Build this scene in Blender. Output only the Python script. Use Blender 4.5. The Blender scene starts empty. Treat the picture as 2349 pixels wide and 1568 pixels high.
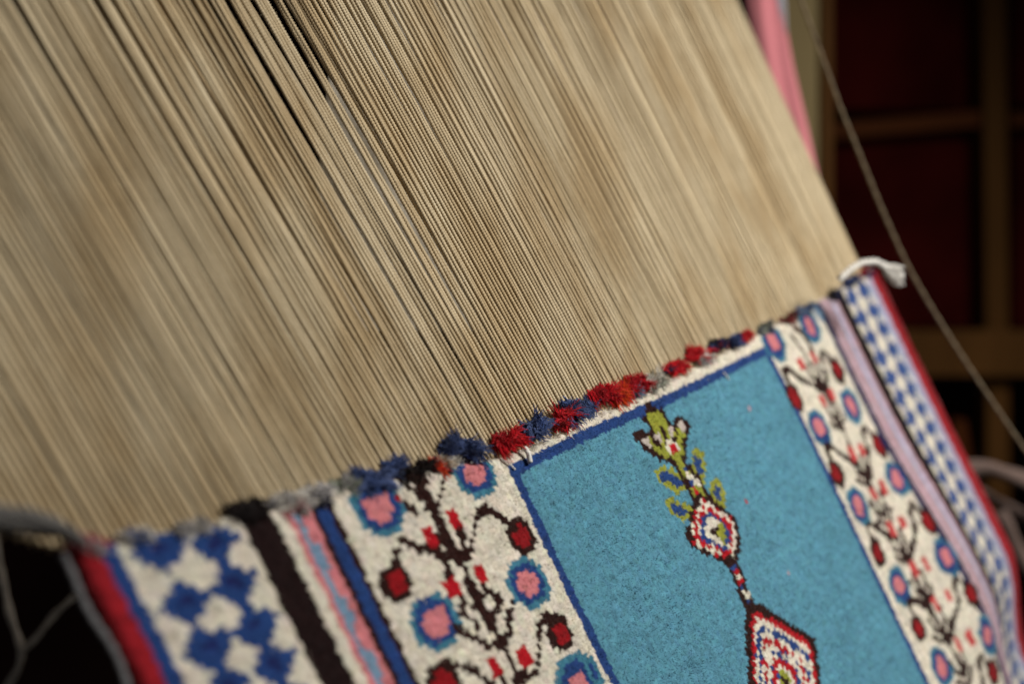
import bpy, math, random
import numpy as np

rng = np.random.default_rng(7)
random.seed(7)
sc = bpy.context.scene
COL = sc.collection

# ------------------------------------------------------------------ camera, world, lamps, exposure
CAMZ = 1.2
F, D = 2610.0, 3700.0            # focal length and the loom plane's horizon, in units of a 2349 wide picture
cam_d = bpy.data.cameras.new("camera")
cam = bpy.data.objects.new("camera", cam_d)
COL.objects.link(cam)
cam.location = (0, 0, CAMZ)
cam.rotation_euler = (math.radians(90), 0, 0)
cam_d.sensor_width = 36
cam_d.lens = 36 * F / 2349
cam_d.clip_start = 0.02
cam_d.clip_end = 60
cam_d.dof.use_dof = True
cam_d.dof.focus_distance = 0.59
cam_d.dof.aperture_fstop = 40.0 / 12.5
sc.camera = cam

w = bpy.data.worlds.new("World")
sc.world = w
w.use_nodes = True
w.node_tree.nodes["Background"].inputs[0].default_value = (0.90, 0.93, 1.0, 1)
w.node_tree.nodes["Background"].inputs[1].default_value = 0.035

def area(name, loc, target, size, size_y, power, color, spread=180):
    d = bpy.data.lights.new(name, 'AREA')
    d.shape = 'RECTANGLE'; d.size = size; d.size_y = size_y
    d.energy = power; d.color = color; d.spread = math.radians(spread)
    o = bpy.data.objects.new(name, d)
    COL.objects.link(o)
    from mathutils import Vector
    v = Vector(target) - Vector(loc)
    o.location = loc
    o.rotation_euler = v.to_track_quat('-Z', 'Y').to_euler()
    return o

area("window_light", (1.20, 0.05, CAMZ + 0.95), (0.32, 0.78, CAMZ), 0.45, 0.45, 11.3, (1.0, 0.965, 0.90), 95)

sc.view_settings.view_transform = 'Standard'
sc.view_settings.look = 'None'
sc.view_settings.gamma = 1
sc.view_settings.exposure = 0.0
sc.view_settings.use_curve_mapping = False

# ------------------------------------------------------------------ the loom plane
def s_of(x, y): return x - (y - 1100) / 2.05
KA, KB = 1 / (D - 74), 1 / (D - 2234)
def knot_s(s): return 252 * (1 / (D - s) - KA) / (KB - KA)
def knot(x, y): return knot_s(s_of(x, y))
def P0(x, y):
    z = 1.399 / (D - s_of(x, y)) * 1000
    return np.stack([(x - 1174.5) / F * z, z + 0 * x, CAMZ - (y - 784) / F * z], -1)
def ray(x, y, z):
    return np.array([(x - 1174.5) / F * z, z, CAMZ - (y - 784) / F * z])
W = np.array([1, 0, -2.05]); W /= np.linalg.norm(W)
N = -np.array([-F, 2371.4, -F / 2.05]); N /= np.linalg.norm(N)
L = np.cross(N, W); L /= np.linalg.norm(L)
if L[0] < 0: L = -L
O = P0(np.float64(1174.5), np.float64(784))
def UV(x, y):
    p = P0(np.asarray(x, float), np.asarray(y, float)) - O
    return p @ L * 1000, p @ W * 1000

FELL = [(-80, 1165), (0, 1195), (100, 1228), (141, 1240), (213, 1243), (300, 1226), (420, 1210), (530, 1185), (608, 1168), (700, 1140), (760, 1112), (830, 1092),
        (900, 1078), (980, 1068), (1060, 1062), (1150, 1050), (1240, 1008), (1340, 957), (1420, 922), (1500, 888), (1620, 826),
        (1700, 788), (1760, 752), (1850, 705), (1920, 662), (1979, 622), (2002, 612), (2030, 600)]
ROW = [(100, 1500), (213, 1455), (540, 1318), (790, 1215), (1040, 1118), (1152, 1075), (1200, 1050), (1280, 1012), (1377, 967),
       (1473, 928), (1570, 883), (1695, 822), (1745, 797), (1880, 730), (1979, 676), (2050, 634)]
def curve(pts):
    pts = np.array(pts, float)
    ks = knot(pts[:, 0], pts[:, 1]); u, v = UV(pts[:, 0], pts[:, 1])
    kk = np.arange(-12, 260, .25)
    vv = np.interp(kk, ks, v)
    ker = np.hanning(21); ker /= ker.sum()
    vp = np.pad(vv, 10, mode='edge')
    return kk, np.convolve(vp, ker, 'valid')
FK, FV = curve(FELL)
RK, RV = curve(ROW)
def v_fell(k): return np.interp(k, FK, FV)
def v_row(k): return np.interp(k, RK, RV)
U0 = UV(74 + (1240 - 1100) / 2.05, 1240)[0]; U1 = UV(2234 + (612 - 1100) / 2.05, 612)[0]
KN = (U1 - U0) / 252.0
def kj(x, y):
    """carpet knot column and row under a point of the loom plane"""
    x = np.asarray(x, float); y = np.asarray(y, float)
    k = knot(x, y)
    return k, (UV(x, y)[1] - v_row(k)) / 3.0
def sstep(a, b, x):
    t = np.clip((x - a) / (b - a), 0, 1); return t * t * (3 - 2 * t)
def place(k, j, n):
    """world position of carpet point: column k, row j, n millimetres out of the cloth"""
    k = np.asarray(k, float); j = np.asarray(j, float)
    u = U0 + KN * k
    v = v_row(k) + 3.0 * j
    bul = 9.5 * np.exp(-((k - 211) / 17.) ** 2) * sstep(30, 78, j) - 26 * sstep(80, 112, j) * sstep(188, 235, k)
    wav = 0.7 * np.sin(k * .045 + 1) * np.sin(j * .07) + .5 * np.sin(k * .11 + j * .05)
    nn = n + bul + wav
    return O + (u[..., None] * L + v[..., None] * W + nn[..., None] * N) / 1000.0
def plane(u, v, n):
    return O + (np.asarray(u, float)[..., None] * L + np.asarray(v, float)[..., None] * W + np.asarray(n, float)[..., None] * N) / 1000.0

# ------------------------------------------------------------------ helpers
def tagg(o, label=None, cat=None, group=None, kind=None):
    if label: o['label'] = label
    if cat: o['category'] = cat
    if group: o['group'] = group
    if kind: o['kind'] = kind
    return o
def mesh_np(name, verts, quads, cols=None, smooth=True):
    verts = np.asarray(verts, np.float32).reshape(-1, 3); quads = np.asarray(quads, np.int32)
    me = bpy.data.meshes.new(name)
    nf, fs = quads.shape
    me.vertices.add(len(verts)); me.vertices.foreach_set('co', verts.ravel())
    me.loops.add(nf * fs); me.loops.foreach_set('vertex_index', quads.ravel())
    me.polygons.add(nf); me.polygons.foreach_set('loop_start', np.arange(0, nf * fs, fs, dtype=np.int32))
    me.polygons.foreach_set('loop_total', np.full(nf, fs, np.int32))
    me.polygons.foreach_set('use_smooth', np.full(nf, smooth))
    if cols is not None:
        a = me.color_attributes.new('col', 'FLOAT_COLOR', 'POINT')
        c = np.ones((len(verts), 4), np.float32); c[:, :3] = cols
        a.data.foreach_set('color', c.ravel())
    me.update(calc_edges=True); me.validate()
    return me
def obj(name, me, mat, parent=None):
    o = bpy.data.objects.new(name, me)
    if mat and not me.materials: me.materials.append(mat)
    COL.objects.link(o)
    if parent is not None:
        o.parent = parent
        o.matrix_parent_inverse.identity()
        o.location = -parent.location if True else (0, 0, 0)
    return o
def empty(name, loc):
    o = bpy.data.objects.new(name, None); COL.objects.link(o); o.location = loc
    o.empty_display_size = .02
    return o
def tubes(paths, rad, sides=6, cap=True):
    """paths: (n, m, 3) in metres, rad (n, m) or scalar -> verts, quads"""
    paths = np.asarray(paths, float); n, m, _ = paths.shape
    rad = np.broadcast_to(np.asarray(rad, float), (n, m))
    t = np.gradient(paths, axis=1); t /= np.linalg.norm(t, axis=2, keepdims=True) + 1e-12
    ref = np.where(np.abs(t[..., 1:2]) > .9, np.array([1., 0, 0]), np.array([0, 1., 0]))
    a = np.cross(t, ref); a /= np.linalg.norm(a, axis=2, keepdims=True) + 1e-12
    b = np.cross(t, a)
    th = np.arange(sides) / sides * 2 * math.pi
    v = paths[:, :, None] + rad[..., None, None] * (a[:, :, None] * np.cos(th)[:, None] + b[:, :, None] * np.sin(th)[:, None])
    i = np.arange(n)[:, None, None] * m * sides; q = np.arange(m - 1)[None, :, None] * sides; s = np.arange(sides)[None, None]
    s2 = (s + 1) % sides
    f = np.stack([i + q + s, i + q + s2, i + q + sides + s2, i + q + sides + s], -1).reshape(-1, 4)
    return v.reshape(-1, 3), f
def smooth_path(pts, m=40):
    pts = np.array(pts, float); n = len(pts)
    d = np.r_[0, np.cumsum(np.linalg.norm(np.diff(pts, axis=0), axis=1))]
    t = np.linspace(0, d[-1], m)
    out = np.stack([np.interp(t, d, pts[:, c]) for c in range(3)], 1)
    ker = np.hanning(max(3, m // (n * 1) | 1) + 2); ker /= ker.sum(); h = len(ker) // 2
    for c in range(3):
        col = out[:, c]
        ext = np.r_[2 * col[0] - col[h:0:-1], col, 2 * col[-1] - col[-2:-h - 2:-1]]
        out[:, c] = np.convolve(ext, ker, 'valid')[:m]
    return out

# ------------------------------------------------------------------ materials
def new_mat(name):
    m = bpy.data.materials.new(name); m.use_nodes = True
    return m, m.node_tree, m.node_tree.nodes['Principled BSDF']
def mat_solid(name, col, rough=.85, noise=.25, scale=60, bump=.3, col2=None, stretch=None, sheen=0.0):
    m, t, p = new_mat(name)
    tc = t.nodes.new('ShaderNodeTexCoord'); mp = t.nodes.new('ShaderNodeMapping')
    if stretch: mp.inputs['Scale'].default_value = stretch
    nz = t.nodes.new('ShaderNodeTexNoise'); nz.inputs['Scale'].default_value = scale; nz.inputs['Detail'].default_value = 6
    t.links.new(tc.outputs['Object'], mp.inputs[0]); t.links.new(mp.outputs[0], nz.inputs['Vector'])
    cr = t.nodes.new('ShaderNodeValToRGB')
    c2 = col2 or [c * (1 - noise) for c in col]
    cr.color_ramp.elements[0].color = (*c2, 1); cr.color_ramp.elements[1].color = (*col, 1)
    cr.color_ramp.elements[0].position = .35; cr.color_ramp.elements[1].position = .65
    t.links.new(nz.outputs['Fac'], cr.inputs[0]); t.links.new(cr.outputs[0], p.inputs['Base Color'])
    bp = t.nodes.new('ShaderNodeBump'); bp.inputs['Strength'].default_value = bump; bp.inputs['Distance'].default_value = .001
    t.links.new(nz.outputs['Fac'], bp.inputs['Height']); t.links.new(bp.outputs[0], p.inputs['Normal'])
    p.inputs['Roughness'].default_value = rough
    p.inputs['Specular IOR Level'].default_value = .03
    p.inputs['Sheen Weight'].default_value = sheen
    return m
def mat_wool(name, bump=.5):
    m, t, p = new_mat(name)
    at = t.nodes.new('ShaderNodeAttribute'); at.attribute_name = 'col'
    tc = t.nodes.new('ShaderNodeTexCoord')
    nz = t.nodes.new('ShaderNodeTexNoise'); nz.inputs['Scale'].default_value = 1400; nz.inputs['Detail'].default_value = 3
    t.links.new(tc.outputs['Object'], nz.inputs['Vector'])
    hs = t.nodes.new('ShaderNodeHueSaturation')
    mr = t.nodes.new('ShaderNodeMapRange'); mr.inputs['From Min'].default_value = .3; mr.inputs['From Max'].default_value = .7
    mr.inputs['To Min'].default_value = .86; mr.inputs['To Max'].default_value = 1.12
    t.links.new(nz.outputs['Fac'], mr.inputs['Value']); t.links.new(mr.outputs[0], hs.inputs['Value'])
    t.links.new(at.outputs['Color'], hs.inputs['Color']); t.links.new(hs.outputs[0], p.inputs['Base Color'])
    bp = t.nodes.new('ShaderNodeBump'); bp.inputs['Strength'].default_value = bump; bp.inputs['Distance'].default_value = .0006
    t.links.new(nz.outputs['Fac'], bp.inputs['Height']); t.links.new(bp.outputs[0], p.inputs['Normal'])
    p.inputs['Roughness'].default_value = .95; p.inputs['Specular IOR Level'].default_value = .1
    p.inputs['Sheen Weight'].default_value = .12; p.inputs['Sheen Roughness'].default_value = .5
    return m
def mat_thread(name):
    m, t, p = new_mat(name)
    oi = t.nodes.new('ShaderNodeObjectInfo'); tc = t.nodes.new('ShaderNodeTexCoord')
    mp = t.nodes.new('ShaderNodeMapping'); mp.inputs['Scale'].default_value = (900, 900, 480)
    add = t.nodes.new('ShaderNodeVectorMath'); add.operation = 'ADD'
    t.links.new(tc.outputs['Object'], mp.inputs[0]); t.links.new(mp.outputs[0], add.inputs[0])
    t.links.new(oi.outputs['Location'], add.inputs[1])
    nz = t.nodes.new('ShaderNodeTexNoise'); nz.inputs['Scale'].default_value = 1; nz.inputs['Detail'].default_value = 3
    t.links.new(add.outputs[0], nz.inputs['Vector'])
    n2 = t.nodes.new('ShaderNodeTexNoise'); n2.inputs['Scale'].default_value = 9; n2.inputs['Detail'].default_value = 2
    a2 = t.nodes.new('ShaderNodeVectorMath'); a2.operation = 'ADD'
    sc2 = t.nodes.new('ShaderNodeVectorMath'); sc2.operation = 'SCALE'; sc2.inputs['Scale'].default_value = 6.0
    cb = t.nodes.new('ShaderNodeCombineXYZ'); t.links.new(oi.outputs['Random'], cb.inputs[0])
    t.links.new(cb.outputs[0], sc2.inputs[0]); t.links.new(tc.outputs['Object'], a2.inputs[0]); t.links.new(sc2.outputs[0], a2.inputs[1])
    t.links.new(a2.outputs[0], n2.inputs['Vector'])
    cr = t.nodes.new('ShaderNodeValToRGB')
    cr.color_ramp.elements[0].color = (.27, .195, .098, 1); cr.color_ramp.elements[1].color = (.68, .57, .39, 1)
    mx = t.nodes.new('ShaderNodeMath'); mx.operation = 'MULTIPLY_ADD'; mx.inputs[1].default_value = .40
    m2 = t.nodes.new('ShaderNodeMath'); m2.operation = 'MULTIPLY_ADD'; m2.inputs[1].default_value = .45
    m3 = t.nodes.new('ShaderNodeMath'); m3.operation = 'MULTIPLY'; m3.inputs[1].default_value = .34
    t.links.new(oi.outputs['Random'], m3.inputs[0])
    t.links.new(n2.outputs['Fac'], m2.inputs[0]); t.links.new(m3.outputs[0], m2.inputs[2])
    t.links.new(nz.outputs['Fac'], mx.inputs[0]); t.links.new(m2.outputs[0], mx.inputs[2])
    t.links.new(mx.outputs[0], cr.inputs[0]); ge = t.nodes.new('ShaderNodeNewGeometry'); n3 = t.nodes.new('ShaderNodeTexNoise'); n3.inputs['Scale'].default_value = 1; n3.inputs['Detail'].default_value = 4
    m4 = t.nodes.new('ShaderNodeMapping'); m4.vector_type = 'POINT'; m4.inputs['Rotation'].default_value = (0, math.radians(-26), 0); m4.inputs['Scale'].default_value = (26, 26, 8)
    t.links.new(ge.outputs['Position'], m4.inputs[0]); t.links.new(m4.outputs[0], n3.inputs['Vector'])
    r3 = t.nodes.new('ShaderNodeValToRGB')          # old handling stains that cross several threads
    r3.color_ramp.elements[0].color = (.83, .76, .66, 1); r3.color_ramp.elements[1].color = (1.0, 1.0, 1.0, 1)
    r3.color_ramp.elements[0].position = .36; r3.color_ramp.elements[1].position = .58
    t.links.new(n3.outputs['Fac'], r3.inputs[0])
    mm_ = t.nodes.new('ShaderNodeMixRGB'); mm_.blend_type = 'MULTIPLY'; mm_.inputs[0].default_value = 1
    t.links.new(cr.outputs[0], mm_.inputs[1]); t.links.new(r3.outputs[0], mm_.inputs[2])
    t.links.new(mm_.outputs[0], p.inputs['Base Color'])
    bp = t.nodes.new('ShaderNodeBump'); bp.inputs['Strength'].default_value = .4; bp.inputs['Distance'].default_value = .0003
    t.links.new(nz.outputs['Fac'], bp.inputs['Height']); t.links.new(bp.outputs[0], p.inputs['Normal'])
    p.inputs['Roughness'].default_value = .75; p.inputs['Specular IOR Level'].default_value = .25
    return m
M_wool = mat_wool('wool_pile')
M_thread = mat_thread('cotton_warp')
M_wood = mat_solid('brown_wood', (.12, .052, .014), .6, .35, 14, .3, stretch=(1, 1, .15))
M_wood_red = mat_solid('red_brown_wood', (.085, .024, .006), .6, .35, 14, .3, stretch=(.2, 1, 1))
M_post = mat_solid('pale_painted_wood', (.24, .18, .085), .6, .2, 12, .2, stretch=(1, 1, .2))
M_red_dark = mat_solid('dark_red_cloth', (.055, .005, .004), .95, .6, 5, .2)
M_wall = mat_solid('dark_wall', (.014, .006, .005), .95, .5, 2, .1)
M_pink = mat_solid('pink_cloth', (.62, .21, .235), .9, .1, 300, .5, sheen=.2)
M_mauve = mat_solid('mauve_cloth', (.55, .21, .25), .9, .15, 300, .5)
M_white_cloth = mat_solid('white_cloth', (.90, .83, .70), .9, .15, 200, .4)
M_cord = mat_solid('white_cotton_cord', (.78, .75, .70), .85, .2, 900, .6)
M_string = mat_solid('tan_string', (.17, .13, .085), .8, .2, 900, .4)
M_grey_cord = mat_solid('grey_cord', (.55, .48, .40), .85, .3, 500, .4)
M_taupe = mat_solid('taupe_rope', (.20, .14, .12), .9, .4, 400, .6)

# ------------------------------------------------------------------ background (the dark room behind the loom)
def box_mesh(name, c, sx, sy, sz, bev=.0):
    import bmesh
    bm = bmesh.new(); bmesh.ops.create_cube(bm, size=1)
    bmesh.ops.scale(bm, vec=(sx, sy, sz), verts=bm.verts); bmesh.ops.translate(bm, vec=c, verts=bm.verts)
    if bev: bmesh.ops.bevel(bm, geom=bm.edges[:], offset=bev, segments=2, affect='EDGES', profile=.6)
    me = bpy.data.meshes.new(name); bm.to_mesh(me); bm.free()
    for p in me.polygons: p.use_smooth = False
    return me
o = obj('wall', box_mesh('wall', (0, 3.4, 1.2), 9, .1, 6), M_wall); o['kind'] = 'structure'

ZR = 2.0     # distance of the rack
def rx(x, z=ZR): return (x - 1174.5) / F * z
def rz(y, z=ZR): return CAMZ - (y - 784) / F * z
rack = empty('wooden_rack', (rx(2100), ZR, rz(1500)))
tagg(rack, 'dark brown wooden rack with upright and crossbars standing behind the loom at right', 'rack')
def bar(name, x0, x1, y0, y1, z, dep, mat, tilt=0, parent=rack, bev=.002):
    sx = (x1 - x0) / F * z; sz = (y1 - y0) / F * z
    me = box_mesh(name, (0, 0, 0), sx, dep, sz, bev)
    o = obj(name, me, mat, parent)
    o.location = np.array([rx((x0 + x1) / 2, z), z + dep / 2, rz((y0 + y1) / 2, z)]) - (np.array(parent.location) if parent else 0)
    o.rotation_euler = (0, tilt, 0)
    return o
bar('upright', 2264, 2316, -300, 2200, ZR, .04, M_wood, tilt=math.radians(-.5))
bar('crossbar', 1880, 2262, 268, 306, ZR + .01, .03, M_wood_red, tilt=math.radians(-4.8))
bar('crossbar', 2318, 2700, 248, 282, ZR + .01, .03, M_wood_red, tilt=math.radians(-3.0))
bar('lower_beam', 1500, 3000, 756, 862, ZR - .045, .04, M_wood)
bar('panel', 1905, 2255, -300, 252, ZR + .05, .02, M_red_dark)
bar('panel', 1905, 2255, 320, 750, ZR + .05, .02, M_red_dark)
bar('panel', 2325, 2700, -300, 240, ZR + .05, .02, M_red_dark)
bar('panel', 2325, 2700, 300, 750, ZR + .05, .02, M_red_dark)
bar('leg', 2224, 2254, 960, 1500, ZR - .1, .04, M_wood_red, tilt=math.radians(-8))
post = bar('wooden_post', 1772, 1878, -600, 2400, 1.55, .045, M_post, parent=None, bev=.004)
tagg(post, 'pale olive painted wooden post standing upright behind the pink cloth strip', 'post')
post_shaded_side = bar('wooden_post', 1884, 1912, -600, 2400, 1.62, .05, M_wood, parent=None, bev=.004)  # side face of the pale post, its shade put in as darker wood
tagg(post_shaded_side, 'shaded right side of the pale post, built as a narrow dark brown bar', 'post')

# pale sheet hanging well behind the warp
def cloth(name, corners, z, mat, label, cat, amp=.006, nfold=5, thick=.0015, nx=60, nz_=60):
    xs = np.linspace(0, 1, nx); ys = np.linspace(0, 1, nz_)
    A, B, C_, Dd = [np.array(c, float) for c in corners]     # tl, tr, br, bl in picture units
    g = np.zeros((nz_, nx, 3))
    for i, ty in enumerate(ys):
        l = A + (Dd - A) * ty; r = B + (C_ - B) * ty
        for j_, tx in enumerate(xs):
            p = l + (r - l) * tx
            zz = (z or 0) + amp * math.sin(tx * nfold * 6.28 + 1.2 * math.sin(ty * 3)) + amp * .4 * math.sin(tx * nfold * 14 + ty * 2)
            if z is None: zz = 1399.0 / (D - s_of(p[0], p[1])) * FAC + amp * math.sin(tx * nfold * 6.28 + 1.2 * math.sin(ty * 3))
            g[i, j_] = ray(p[0], p[1], zz)
    front = g.reshape(-1, 3); back = front + np.array([0, thick, 0])
    idx = np.arange(nx * nz_).reshape(nz_, nx)
    q = np.stack([idx[:-1, :-1], idx[1:, :-1], idx[1:, 1:], idx[:-1, 1:]], -1).reshape(-1, 4)
    qb = q[:, ::-1] + nx * nz_
    rim = np.r_[idx[0, :], idx[1:, -1], idx[-1, -2::-1], idx[-2:0:-1, 0]]
    r2 = np.roll(rim, -1)
    qs = np.stack([rim, r2, r2 + nx * nz_, rim + nx * nz_], -1)
    me = mesh_np(name, np.r_[front, back], np.r_[q, qb, qs])
    o = obj(name, me, mat); tagg(o, label, cat)
    return o
FAC = (-.373 - .055) / -.373
cloth('cloth_sheet', [(825, -500), (1500, -500), (1640, 760), (690, 760)], None, M_white_cloth,
      'pale grey cloth hanging behind the cream threads, seen only through their gaps', 'cloth', .004, 4)
# pink strip
strip = empty('cloth_strip', ray(1790, 200, 1.12))
tagg(strip, 'pink cloth strip with a pale lilac upper edge hanging between warp edge and pale post', 'cloth')
def ribbon(name, left, right, z, mat, amp=.003):
    ys = np.linspace(0, 1, 60); nx = 16
    l = smooth_path([ray(x, y, z) for x, y in left], 60); r = smooth_path([ray(x, y, z) for x, y in right], 60)
    g = np.zeros((60, nx, 3))
    for j_ in range(nx):
        t = j_ / (nx - 1)
        g[:, j_] = l * (1 - t) + r * t
        g[:, j_, 1] += -amp * math.sin(t * math.pi) + amp * .5 * np.sin(t * 9 + ys * 5)
    front = g.reshape(-1, 3); back = front + np.array([0, .003, 0])
    idx = np.arange(60 * nx).reshape(60, nx)
    q = np.stack([idx[:-1, :-1], idx[1:, :-1], idx[1:, 1:], idx[:-1, 1:]], -1).reshape(-1, 4)
    rim = np.r_[idx[0, :], idx[1:, -1], idx[-1, -2::-1], idx[-2:0:-1, 0]]; r2 = np.roll(rim, -1)
    me = mesh_np(name, np.r_[front, back], np.r_[q, q[:, ::-1] + 60 * nx, np.stack([rim, r2, r2 + 60 * nx, rim + 60 * nx], -1)])
    return obj(name, me, mat, strip)
ribbon('strip_body', [(1690, -220), (1712, -20), (1722, 60), (1745, 160), (1790, 320), (1860, 520)], [(1768, -220), (1788, -20), (1802, 60), (1820, 160), (1852, 290), (1905, 520)], 1.12, M_pink)
ribbon('white_edge', [(1763, -220), (1778, -20), (1797, 75)], [(1790, -220), (1800, -20), (1806, 80)], 1.119, mat_solid('dull_lilac', (.33, .32, .36), .9, .1, 300, .3), .001)

# loose string right of the loom
def cordobj(name, pts, z, r, mat, label=None, cat=None, parent=None, sides=10, m=120, twist=True, zs=None, group=None):
    zz = zs if zs is not None else [z] * len(pts)
    path = smooth_path([ray(p[0], p[1], q) for p, q in zip(pts, zz)], m)
    v, f = tubes(path[None], r, sides)
    if twist:
        vv = v.reshape(m, sides, 3)
        th = np.arange(sides) / sides * 6.283
        d = np.r_[0, np.cumsum(np.linalg.norm(np.diff(path, axis=0), axis=1))]
        k_ = 1 + .16 * np.cos(2 * th[None] - 6.283 * d[:, None] / (r * 9))
        vv = path[:, None] + (vv - path[:, None]) * k_[..., None]
        v = vv.reshape(-1, 3)
    o = obj(name, mesh_np(name, v, f), mat, parent)
    if label: tagg(o, label, cat, group)
    return o
cordobj('string', [(1790, -150), (1836, 0), (1881, 118), (1930, 254), (1963, 333), (2020, 475), (2082, 612), (2133, 700), (2189, 790),
                   (2255, 890), (2349, 1028), (2460, 1190)], .93, .0014, M_string,
        'single thin tan string curving down in front of the dark rack', 'string', m=300)

# ------------------------------------------------------------------ warp threads
NTH = 253
I0 = -8
TL = .62
def thread_mesh(name, seed, m=2300, sides=10, r0=.00092):
    g = np.random.default_rng(seed)
    z = np.linspace(0, TL, m)
    wob = lambda a, n: np.interp(z, np.linspace(0, TL, n), g.normal(0, a, n))
    cx = wob(.00008, 40); cy = wob(.00008, 40)
    th = np.arange(sides) / sides * 2 * math.pi
    ph = g.uniform(0, 6.28); pitch = .0042 * g.uniform(.92, 1.1)
    rr = r0 * (1 + wob(.05, 90))
    tw = np.cumsum(np.full(m, TL / m) * (1 + wob(.08, 60))) * 2 * math.pi / pitch
    k_ = 1 + .26 * np.cos(3 * (th[None] - tw[:, None] / 1.0 + ph))
    rr = rr * .97
    v = np.stack([cx[:, None] + rr[:, None] * k_ * np.cos(th), cy[:, None] + rr[:, None] * k_ * np.sin(th), np.broadcast_to(z[:, None], (m, sides))], -1)
    q = np.arange(m - 1)[:, None] * sides; s = np.arange(sides)[None]; s2 = (s + 1) % sides
    f = np.stack([q + s, q + s2, q + sides + s2, q + sides + s], -1).reshape(-1, 4)
    # stray cotton hairs
    nh = 160
    hz = g.uniform(0, TL * .6, nh); ha = g.uniform(0, 6.28, nh)
    base = np.stack([.0009 * np.cos(ha), .0009 * np.sin(ha), hz], -1)
    dirn = np.stack([np.cos(ha + g.normal(0, .6, nh)), np.sin(ha + g.normal(0, .6, nh)), g.normal(0, 1.2, nh)], -1)
    dirn /= np.linalg.norm(dirn, axis=1, keepdims=True)
    ln = g.uniform(.0006, .0018, nh)[:, None]
    pth = np.stack([base, base + dirn * ln * .5, base + dirn * ln + g.normal(0, .0003, (nh, 3))], 1)
    hv, hf = tubes(pth, .00004, 3)
    v = np.r_[v.reshape(-1, 3), hv]; f = np.r_[f, hf + m * sides]
    return mesh_np(name, v, f)
variants = [thread_mesh('warp_thread', 100 + i) for i in range(7)]
from mathutils import Matrix, Vector
def smooth_noise(n, scale, seed):
    g = np.random.default_rng(seed); m = int(n / scale) + 4
    t = np.arange(n) / scale; i = t.astype(int); fr = t - i; fr = fr * fr * (3 - 2 * fr)
    a = g.normal(0, 1, m)
    return a[i] * (1 - fr) + a[i + 1] * fr
top_f = 1.3 * smooth_noise(NTH, 9, 1) + .9 * smooth_noise(NTH, 3.4, 2) + .75 * np.random.default_rng(3).normal(0, 1, NTH)
top_r = 2.2 * smooth_noise(NTH, 8, 4) + 1.3 * smooth_noise(NTH, 3.0, 5) + 1.0 * np.random.default_rng(6).normal(0, 1, NTH)
# a few wide partings where neighbouring threads have been pushed away from each other
for kc, wd, amt in ((83.5, 1.2, 9), (86.5, 1.2, 6), (80.5, 1.2, 9), (76.5, 1.3, 7), (71.5, 1.3, 6), (67.5, 1.3, 5), (62.5, 1.5, 4), (57.5, 2, 3), (46.5, 2.5, 3), (33.5, 2.5, 3), (18.5, 3, 3), (113.5, 2, 2), (152.5, 3, 3), (178.5, 4, 4.5), (130.5, 2, 2)):
    kk = np.arange(NTH) + I0
    push = amt * np.sign(kk - kc) * np.exp(-np.abs(kk - kc) / wd)
    top_f += push; top_r += push * .9
_k = np.arange(NTH) + I0 + .5
_slope = np.interp(_k, [-8, 10, 75, 110, 160, 200, 235, 252], [1.72, 1.72, 1.76, 1.87, 1.98, 2.05, 2.11, 2.17])
_s = D - 1 / (KA + _k / 252 * (KB - KA))
lean = -(1 / _slope - 1 / 2.05) * (.899 * F / (1399000 / (D - _s)) * TL * 1000) * 3.0 * (252 / (KB - KA)) / (D - _s) ** 2 / 1.15
top_f += lean; top_r += lean
jit = np.random.default_rng(8)
THG = 'cream cotton warp threads strung tight above the woven edge'
def thread_ends(i, rear):
    k = i + I0 + .5 + (.5 if rear else 0)
    ub = U0 + KN * k + jit.normal(0, .12)
    vb = float(v_fell(k)) + 4.0
    ut = ub + (top_r if rear else top_f)[i] * 1.15
    vt = vb - TL * 1000
    nb = (-3.2 if rear else .75); nt = (-22.0 if rear else -1.0) + jit.normal(0, 1.6)
    nb += jit.normal(0, .25)
    return plane(ub, vb, nb), plane(ut, vt, nt)
def place_thread(i, rear, first=None):
    a, b = thread_ends(i, rear)
    d = Vector(b - a); q = d.to_track_quat('Z', 'Y')
    me = variants[jit.integers(0, 7)]
    if first is None:
        o = bpy.data.objects.new('warp_thread', me); COL.objects.link(o)
    else:
        o = first.copy(); o.data = me; COL.objects.link(o)
    o.location = Vector(a)
    o.rotation_mode = 'QUATERNION'
    o.rotation_quaternion = q @ Matrix.Rotation(jit.uniform(0, 6.28), 3, 'Z').to_quaternion()
    return o
for me in variants: me.materials.append(M_thread)
first = place_thread(0, False)
BANDS = [(0, 'beside the left edge of the carpet'), (5, 'above the red and blue left edge stripes'), (22, 'above the large left blue chequers'), (28, 'above the wide black stripe'),
         (37, 'above the blurred pink and blue stripes'), (73, 'above the left floral border'), (104, 'above the left third of the turquoise field'),
         (140, 'above the green tipped motif'), (172, 'above the right third of the turquoise field'), (207, 'above the right floral border'),
         (224, 'above the mauve and black right stripes'), (400, 'above the small right blue chequers')]
def th_label(i):
    k = i + I0
    return 'thin cream twisted warp thread ' + next(t for lim, t in BANDS if k < lim)
tagg(first, th_label(0), 'thread', THG)
for i in range(1, NTH): place_thread(i, False, first)['label'] = th_label(i)
ind_rear = set(range(92, 132))
RNG2 = np.random.default_rng(77)
no_rear = {i for i in range(NTH) if RNG2.random() < (0.7 if 70 <= i <= 94 else .22 if i < 80 else .06)} - set(range(100, 132))
ind_rear -= no_rear
rest = []
f2 = None
for i in range(NTH):
    if i in no_rear: continue
    if i in ind_rear:
        o = place_thread(i, True, first)
        o['label'] = 'shaded cream warp thread of the rear layer, glimpsed between the front threads'
        o['group'] = 'rear warp threads glimpsed between the front ones'
    else:
        a, b = thread_ends(i, True)
        t = np.linspace(0, 1, 50)[:, None]
        rest.append(a + (b - a) * t + jit.normal(0, .00005, (50, 3)))
v, f = tubes(np.array(rest), .00100, 8)
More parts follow.
